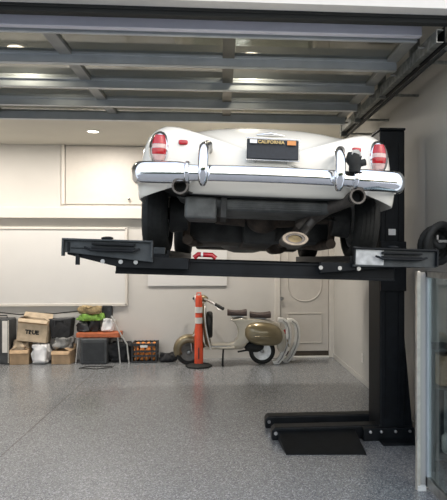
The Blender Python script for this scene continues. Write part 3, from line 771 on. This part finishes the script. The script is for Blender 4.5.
MB().box((.40,0,.33),(.015,.16,.13),Euler((0,R(-15),0))).build('rear_mudflap', M['sgold'], sc, bevel=.004)

# delineator post
dp = FL(199, 366)
dl = thing('delineator_post', 'tall orange traffic post with pale bands standing before the scooter', 'traffic post', (dp.x, dp.y-.06, 0))
MB().lathe([(.001,0),(.20,0),(.20,.025),(.17,.04),(.06,.06),(.001,.06)], (0,0,0), 'Z', 8).build('base', M['rubber'], dl)
MB().lathe([(.068,.055),(.066,.12),(.064,.55),(.054,.64),(.053,.97),(.05,1.04),(.045,1.06),(.045,1.075),(.001,1.08)], (0,0,0), 'Z', 28).build('post', M['orange'], dl, smooth=True)
for z in (.66, .82): MB().lathe([(.0565,z),(.058,z),(.058,z+.09),(.0565,z+.09)], (0,0,0), 'Z', 28, closed=True).build('reflective_band', M['whitep'], dl, smooth=True)
MB().tube([(-.03,0,1.08),(-.03,0,1.12),(.03,0,1.12),(.03,0,1.08)], .01, 8).build('handle', M['orange'], dl, smooth=True)
MB().bb(-.006,.008,-.083,-.07,.13,.30).build('slot', M['dark'], dl)

# white curved mouldings beside the scooter
def curved(name, px0, Y, label, sc_=1.0, mirror=False):
    pts = []
    for i in range(15):
        t = i/14; a_ = R(80-150*t)
        pts.append(t)
    loc = P(px0, 300, Y)
    o = thing(name, label, 'plastic panel', (loc.x, Y, 0))
    spine = [(-.10,.69),(-.03,.685),(.03,.64),(.06,.55),(.065,.42),(.04,.30),(-.0,.20),(-.05,.10),(-.11,.03),(-.18,.0)]
    spine = [(x*sc_, z*sc_) for x, z in spine]
    lp = []
    for k, (x, z) in enumerate(spine):
        w = .035+.012*math.sin(k/9*PI)
        j0 = spine[max(0,k-1)]; j1 = spine[min(9,k+1)]; tx, tz = j1[0]-j0[0], j1[1]-j0[1]; l = math.hypot(tx,tz); nx, nz = tz/l, -tx/l
        z = max(z, 0.03)
        lp.append([(x-nx*w, -.09, z-nz*w), (x+nx*w, -.09, z+nz*w), (x+nx*w*.8, .05, z+nz*w*.8), (x-nx*w*.8, .05, z-nz*w*.8)])
    for l in lp:
        for i, v in enumerate(l): l[i] = (v[0], v[1], max(.0, v[2]))
    MB().loft(lp).build('shell', M['whitep'], o, bevel=.012, smooth=True, seg=3)
    m_ = MB()
    rib = [(x+.004, -.098, max(.02,z)) for x, z in spine[1:9]]
    m_.tube(rib, .008, 8).build('rib', M['gplastic'], o, smooth=True)
    return o
curved('curved_panel', 284, 8.72, 'curved white plastic panel leaning right against the scooter tail')
curved('curved_panel', 293, 8.86, 'curved white plastic panel standing nearest the cream door', .96)

# ------------------------------------------------------------------ clutter at the left
YC = 9.0
def gp(px, py, Y=YC): return P(px, py, Y)
def cbox(name, label, cat, px0, px1, py0, py1, Y, depth, m, z0=None, rot=(0,0,0), bevel=.006):
    a_, b_ = P(px0, py1, Y), P(px1, py0, Y)
    z = a_.z if z0 is None else z0
    t = thing(name, label, cat, ((a_.x+b_.x)/2, Y+depth/2, z), rot)
    w, h = (b_.x-a_.x), b_.z-z if z0 is not None else b_.z-a_.z
    return t, w, h
def carton(name, label, px0, px1, py0, py1, Y, depth, m, z0=0, rot=(0,0,0), flaps=True, cat='box'):
    t, w, h = cbox(name, label, cat, px0, px1, py0, py1, Y, depth, m, z0, rot)
    b = MB(); th = .006; d = depth
    b.bb(-w/2, w/2, -d/2, -d/2+th, 0, h).bb(-w/2, w/2, d/2-th, d/2, 0, h).bb(-w/2, -w/2+th, -d/2, d/2, 0, h).bb(w/2-th, w/2, -d/2, d/2, 0, h).bb(-w/2, w/2, -d/2, d/2, 0, th)
    b.build('body', m, t, bevel=.002)
    if flaps:
        for s, nm in ((-1, 'flap'), (1, 'flap')):
            MB().hexa([(-w/2, s*d/2, h), (w/2, s*d/2, h), (w/2, s*d/2-s*.005, h), (-w/2, s*d/2-s*.005, h),
                       (-w/2+.01, s*(d/2+.05), h+.07 if s > 0 else h-.05), (w/2-.01, s*(d/2+.05), h+.07 if s > 0 else h-.05), (w/2-.01, s*(d/2+.045), h+.075 if s > 0 else h-.045), (-w/2+.01, s*(d/2+.045), h+.075 if s > 0 else h-.045)]).build(nm, m, t)
        for s in (-1, 1):
            MB().hexa([(s*w/2, -d/2, h), (s*w/2, d/2, h), (s*w/2-s*.005, d/2, h), (s*w/2-s*.005, -d/2, h),
                       (s*(w/2-.09), -d/2+.01, h+.035), (s*(w/2-.09), d/2-.01, h+.035), (s*(w/2-.09), d/2-.01, h+.04), (s*(w/2-.09), -d/2+.01, h+.04)]).build('flap', m, t)
    return t, w, h
def blob(name, label, cat, px0, px1, py0, py1, Y, depth, m, z0=0, seed=0, knot=False, pw=.6):
    a_, b_ = P(px0, py1, Y), P(px1, py0, Y); w = b_.x-a_.x; h = b_.z-z0
    rnd = random.Random(seed)
    t = thing(name, label, cat, ((a_.x+b_.x)/2, Y+depth/2, z0))
    from mathutils import noise
    bmx = MB(); bmx.ell((0,0,h/2), (w/2, depth/2, h/2), 40, 24, pw=.5)
    for v in bmx.bm.verts:
        q_ = v.co+Vector((seed, 0, 0)); k = 1+.42*noise.noise(q_*9)+.30*noise.noise(q_*22)-.06
        zz = v.co.z; v.co.x *= k; v.co.y *= k
        v.co.z = max(0, min(h, zz+(.10*noise.noise(q_*8)+.06*noise.noise(q_*20))*zz/h*min(1, h/.15)))
    bmx.build('body', m, t, smooth=2)
    if knot:
        MB().tube([(-.05,0,h*.9),(-.03,-.01,h+.05),(.03,0,h+.05),(.05,0,h*.9)], .012, 8).build('handle', m, t, smooth=True)
    return t
# far left dark appliance case with pale glare set on as a white panel
t, w, h = cbox('appliance_case', 'dark grey case with white glare painted on its front at the left edge', 'case', -16, 9.5, 319, 363, 8.94, .3, None, 0)
MB().bb(-w/2, w/2, -.15, .15, 0, h).build('body', M['dgrey'], t, bevel=.02)
MB().bb(w/2-.11, w/2-.03, -.156, -.148, .18, h-.03).build('front_glare', M['whitep'], t, bevel=.003)
MB().bb(w/2-.022, w/2-.008, -.16, -.15, .02, h-.02).build('edge_strip', M['alu'], t, bevel=.003)
MB().tube([(-.1,0,h),(-.1,0,h+.04),(.1,0,h+.04),(.1,0,h)], .01, 8).build('handle', M['bplastic'], t, smooth=True)
# open cartons on the floor
t, w, h = carton('cardboard_box', 'plain brown open cardboard box left of the white bag', 9, 28, 350, 363, 8.90, .24, M['card'], rot=(0,0,R(5)))
zt1 = h
blob('paper_bundle', 'crumpled pale paper stuffed in the brown box below the lettered carton', 'paper', 11, 27, 341, 352, 8.94, .2, M['card2'], .19, 3)
blob('plastic_bag', 'bright white plastic bag on the floor between two small boxes', 'bag', 30, 48, 345, 363, 8.88, .26, M['wplastic'], 0, 7, True)
carton('cardboard_box', 'small tan cardboard box on the floor under the grey plastic bag', 52, 71, 351, 363, 8.88, .26, M['card'], rot=(0,0,R(-6)), flaps=True)
blob('plastic_bag', 'crumpled grey translucent bag beneath the black open tote', 'bag', 53, 72, 337, 352, 8.98, .26, M['gplastic'], .215, 11)
# thin dark filler added at the back to keep the gap under the carton dark
t, w, h = carton('dark_gap_filler', 'thin dark filler added for the dark gap under the lettered carton', 14, 48, 345, 363, 9.17, .06, M['dgrey'], flaps=False)
zs = h
t, w, h = carton('cardboard_box', 'tan lettered carton tilted on top of the left pile', 16, 46, 319, 344, 8.93, .22, M['card2'], .345, (0, R(6), 0))
text('box_lettering', 'TRUE', .085, (0, -.112, h*.42), (R(90), 0, 0), M['ink'], t, bold=.005)
MB().bb(-w/2+.0, w/2, -.113, -.109, h*.78, h).build('tape', M['card'], t)
# dark open tote
t, w, h = cbox('fabric_tote', 'black open fabric tote atop the grey bag', 'tote', 49, 72, 319, 338, 9.00, .28, None, P(60,338,9.00).z, (0, R(-3), 0))
b = MB()
hw, hd_ = w/2, .14
b.loft([[(-hw*.78,-hd_,0),(0,-hd_,0),(hw*.78,-hd_,0),(hw*.78,hd_,0),(-hw*.78,hd_,0)],[(-hw*.86,-hd_,h*.5),(0,-hd_-.02,h*.5),(hw*.9,-hd_,h*.5),(hw*.9,hd_,h*.5),(-hw*.9,hd_,h*.5)],[(-hw*1.05,-hd_,h*1.04),(0,-hd_-.01,h*.86),(hw*1.08,-hd_,h*1.0),(hw*1.0,hd_,h*.95),(-hw,hd_,h*1.0)]])
b.build('body', M['bfabric'], t, bevel=.012)
MB().tube([(-.08,-hd_-.005,h*.6),(-.07,-hd_-.015,h*.95),(.07,-hd_-.015,h*.95),(.08,-hd_-.005,h*.6)], .008, 8).build('strap', M['dgrey'], t, smooth=True)
MB().bb(-hw*.9, hw*.9, -hd_+.02, hd_-.02, h*.9, h*.985).build('lining', M['dgrey'], t)
# orange bench/table
zt = P(98, 332.5, 8.96).z
tx0, tx1 = PXX(77, 8.96), PXX(120, 8.96)
t = thing('folding_bench', 'low orange-topped bench on thin grey legs holding bags', 'bench', ((tx0+tx1)/2, 9.06, 0))
w = (tx1-tx0)/2
MB().hexa([(-w,-.16,zt-.07),(w,-.16,zt-.075),(w,.16,zt-.075),(-w,.16,zt-.07),(-w,-.16,zt),(w,-.16,zt-.005),(w,.16,zt-.005),(-w,.16,zt)]).build('top', M['terra'], t, bevel=.008)
for s in (-1, 1):
    for q in (-1, 1):
        MB().tube([(s*(w-.03), q*.13, zt-.06),(s*(w+.01), q*.14, 0)], .010, 8).build('leg', M['silverrim'], t, smooth=True)
MB().tube([(w-.12,-.17,zt+.27),(w-.02,-.17,zt+.05),(w+.12,-.17,zt-.18),(w+.15,-.16,0)], .012, 8).build('backrest_rod', M['silverrim'], t, smooth=True)
blob('shopping_bag', 'black shopping bag at the left end of the orange bench', 'bag', 76, 88, 321, 333, 8.98, .2, M['bplastic'], zt, 17)
blob('shopping_bag', 'white shopping bag on the right half of the orange bench', 'bag', 101, 113, 319, 333, 8.98, .2, M['wplastic'], zt, 21)
blob('shopping_bag', 'dark bag between the black and white bags on the bench', 'bag', 89.5, 99, 320, 333, 9.00, .2, M['bfabric'], zt, 25)
zz = P(88, 321.5, 9.00).z
blob('shopping_bag', 'bright green bag lying on top of the bags on the bench', 'bag', 77, 101, 314, 322, 8.98, .22, M['green'], zz+.004, 31)
zz2 = P(88, 314.5, 9.00).z
blob('cloth_bundle', 'olive tan folded cloth topping the green bag', 'cloth', 77, 100, 306, 315, 8.98, .2, M['tan'], zz2, 37)
# charger
t, w, h = cbox('power_adapter', 'square black power adapter plugged in above the bench', 'adapter', 102, 112, 305.5, 318, YB-.07, .07, None, P(107,318,YB-.07).z)
MB().bb(-w/2, w/2, -.035, .035, 0, h).build('body', M['bplastic'], t, bevel=.012)
MB().bb(-w/2-.09, -w/2+.01, -.02, .03, h*.25, h*.55).build('plug', M['bplastic'], t, bevel=.006)
MB().bb(w*.05, w*.3, -.037, -.034, h*.55, h*.8).build('window', M['dgrey'], t)
# cord along the wall
pts = []
for px, py in ((-12,311),(5,313),(20,314.5),(38,313),(55,313.5),(70,312),(78,311),(86,312),(98,312)):
    p = P(px, py, YB-.045); pts.append(p)
c0_ = pts[0]
tag(MB().tube(pts, .009, 8).build('extension_lead', M['rubber'], smooth=True), 'thin dark cord strung along the back wall above the boxes', 'cord')
# floor cord loop
a_ = FL(96, 368)
tag(MB().tube([(a_.x+.22*math.cos(k/22*2*PI)+.03*math.sin(k*.9), a_.y-.0+.10*math.sin(k/22*2*PI), .009+.004*math.sin(k)) for k in range(23)]+[(a_.x+.2+.05*k, a_.y+.06-.02*k, .009) for k in range(0)], .007, 8).build('extension_lead', M['rubber'], smooth=True), 'looped black cord lying on the floor before the black case', 'cord')
# black case under the bench
t, w, h = cbox('suitcase', 'upright black hard case under the orange bench', 'case', 80, 107, 338.5, 363, 8.83, .24, None, 0)
MB().bb(-w/2, w/2, -.12, .12, 0, h).build('body', M['dgrey'], t, bevel=.025, seg=3)
MB().bb(-w/2+.04, w/2-.04, -.128, -.118, .05, h-.06).build('front_panel', M['bplastic'], t, bevel=.006)
MB().tube([(-.09,-.02,h-.005),(-.08,-.02,h+.02),(.08,-.02,h+.02),(.09,-.02,h-.005)], .009, 8).build('handle', M['silverrim'], t, smooth=True)
blob('duffel_bag', 'slumped black duffel bag between the black case and the crate', 'bag', 108, 131, 343, 363, 8.94, .26, M['bfabric'], 0, 41, True)
# crate
t, w, h = cbox('milk_crate', 'black lattice milk crate filled with orange fruit', 'crate', 132, 156, 343, 363, 8.90, .32, None, 0)
b = MB(); d = .32
for s in (-1, 1):
    for z in (.015, h*.36, h*.58, h-.02):
        b.box((0, s*d/2, z), (w, .014, .028)); b.box((s*w/2, 0, z), (.014, d, .028))
    for k in range(7):
        x = -w/2+w*k/6
        if s > 0 or k in (0,1,5,6): b.box((x, s*d/2, h/2), (.018, .016, h))
        else: b.box((x, s*d/2, h*.2), (.012, .016, h*.4))
        b.box((s*w/2, -d/2+d*k/6, h/2), (.016, .018, h))
b.box((0,0,.01),(w,d,.02)); b.box((0,-d/2,h*.9),(w,.018,h*.10))
b.build('body', M['bplastic'], t)
MB().bb(-.055,.055,-d/2-.012,-d/2-.006,h*.78,h*.9).build('label', M['label'], t)
cl = t.location; rnd = random.Random(5)
k = 0; proto = None
locs = []
for lay in range(4):
    for ix in range(4):
        for iy in range(3):
            locs.append((cl.x-w/2+.055+ix*(w-.11)/3+rnd.uniform(-.008,.008), cl.y-d/2+.06+iy*(d-.12)/2, .058+lay*.068))
for i, l in enumerate(locs):
    lay, rem = divmod(i, 12); ix, iy = divmod(rem, 3)
    if lay < 3 and iy > 0 and lay < 3: 
        if iy == 2: continue
    place = ('bottom','second','third','top')[lay]+' layer'
    lab = 'round orange fruit in the milk crate'
    if proto is None:
        proto = MB().ell((0,0,0), (.036,.036,.033), 14, 10).build('orange_fruit', M['fruit'], smooth=True)
        tag(proto, lab, 'fruit', 'oranges in the black crate'); o = proto
    else:
        o = proto.copy(); C.objects.link(o)
    o.location = l
# small dark item right of crate
blob('work_gloves', 'small flat black bundle on the floor between crate and scooter', 'gloves', 158, 176, 353.5, 364, 8.90, .2, M['bfabric'], 0, 51)

# ------------------------------------------------------------------ right foreground
g0 = FL(417.5, 489)
gpz = P(418, 271, g0.y).z
t = thing('glass_screen', 'aluminium-framed glass screen standing upright before the right wall', 'glass screen', (g0.x, g0.y, 0))
Lp = 1.0
MB().bb(-.012, .012, -.03, .012, .0, gpz).build('corner_post', M['alu'], t, bevel=.003)
MB().bb(.012, .075, -.012, .012, .01, gpz-.01).build('jamb', M['wallr'], t, bevel=.003)
MB().bb(-.01, .05, -.045, .02, 0, .035).build('foot', M['whitep'], t, bevel=.003)
MB().bb(.055, .085, -Lp, .0, gpz-.045, gpz).build('top_rail', M['steel'], t, bevel=.003)
MB().bb(.055, .085, -Lp, .0, .03, .10).build('bottom_rail', M['steel'], t, bevel=.003)
MB().bb(.055, .085, -.045, .0, .03, gpz).build('stile', M['rail'], t, bevel=.003)
MB().bb(.055, .085, -Lp, -Lp+.045, .0, gpz).build('stile', M['rail'], t, bevel=.003)
MB().bb(.067, .073, -Lp+.04, -.04, .09, gpz-.04).build('pane', M['pglass'], t)
# shelf cart behind the glass
sy = 4.25
a_ = P(431, 349, sy)
t = thing('storage_cart', 'dark open storage cart behind the glass screen', 'cart', (a_.x+.17, sy, 0))
for x in (-.16,.16):
    for y in (-.02,.34): MB().bb(x-.012,x+.012,y-.012,y+.012,0,a_.z).build('leg', M['dgrey'], t)
for z in (.08, .62, a_.z-.02): MB().bb(-.17,.17,-.03,.35,z,z+.02).build('shelf', M['dgrey'], t, bevel=.003)
MB().bb(-.17,.17,.34,.35,.08,a_.z).build('back_panel', M['dgrey'], t)
o = MB().bb(-.10,.12,-.0,.2,0,.24).build('parcel', M['card'], bevel=.01); o.location = (t.location.x+.02, sy+.03, .642); tag(o, 'orange-brown parcel on the upper shelf of the dark cart', 'parcel')
o = MB().lathe([(.001,0),(.07,0),(.08,.02),(.08,.12),(.05,.15),(.001,.16)], (0,0,0)).build('white_jar', M['whitep'], smooth=True); o.location = (t.location.x+.04, sy+.10, .642-.54+.0); tag(o, 'white jar on the bottom shelf of the dark cart', 'jar')
# black bundle hung on the right wall
yk = 4.25
kc = P(441, 240, yk)
t = thing('hose_bundle', 'thick coiled black hose hung on the right wall behind the ramp', 'hose', (XR-.0, yk+.02, kc.z))
for i, (dy, r_) in enumerate(((0,.05),(.05,.085),(.0,.115),(-.05,.14),(.06,.13),(.11,.10))):
    pts = [(-.18+r_*math.cos(2*PI*k/24), dy+.05*math.sin(2*PI*k/24+i)+.6*r_*math.cos(2*PI*k/24), -.01*i+1.05*r_*math.sin(2*PI*k/24)) for k in range(24)]
    MB().tube(pts, .026, 10, closed=True).build('hose', M['rubber'], t, smooth=True)
MB().bb(-.20,0,-.03,.03,-.02,.0).bb(-.20,-.185,-.03,.03,-.02,.04).build('hook', M['steel'], t)

# ------------------------------------------------------------------ added behind the camera as something dark for the chrome to reflect
hg = MB()
for i in range(26):
    hg.ell((-19+1.5*i, -11.5+random.uniform(-.4,.4), 1.1), (1.1, .8, 1.3+random.uniform(-.2,.4)), 14, 10)
tag(hg.build('reflection_hedge', mat('reflection_hedge_leaves', (.035, .06, .02), .8, var=.5, scale=12, bump=1), smooth=True, jitter=.05), 'long green leafy row added out of view to darken the chrome reflections', 'reflection_hedge')
# ------------------------------------------------------------------ light
w = bpy.data.worlds.new('world'); S.world = w; w.use_nodes = True; nt = w.node_tree
bg = nt.nodes['Background']
sky = nt.nodes.new('ShaderNodeTexSky'); sky.sky_type = 'NISHITA'; sky.sun_disc = False; sky.sun_elevation = R(38); sky.sun_rotation = R(150); sky.air_density = 1.2; sky.dust_density = 3
mixc = nt.nodes.new('ShaderNodeMix'); mixc.data_type = 'RGBA'; mixc.inputs['Factor'].default_value = .6
mixc.inputs['B'].default_value = (5.0, 5.4, 6.1, 1)
nt.links.new(sky.outputs[0], mixc.inputs['A']); nt.links.new(mixc.outputs['Result'], bg.inputs['Color'])
bg.inputs['Strength'].default_value = .34
S.view_settings.view_transform = 'Standard'; S.view_settings.look = 'None'; S.view_settings.gamma = 1; S.view_settings.use_curve_mapping = False
S.view_settings.exposure = .0
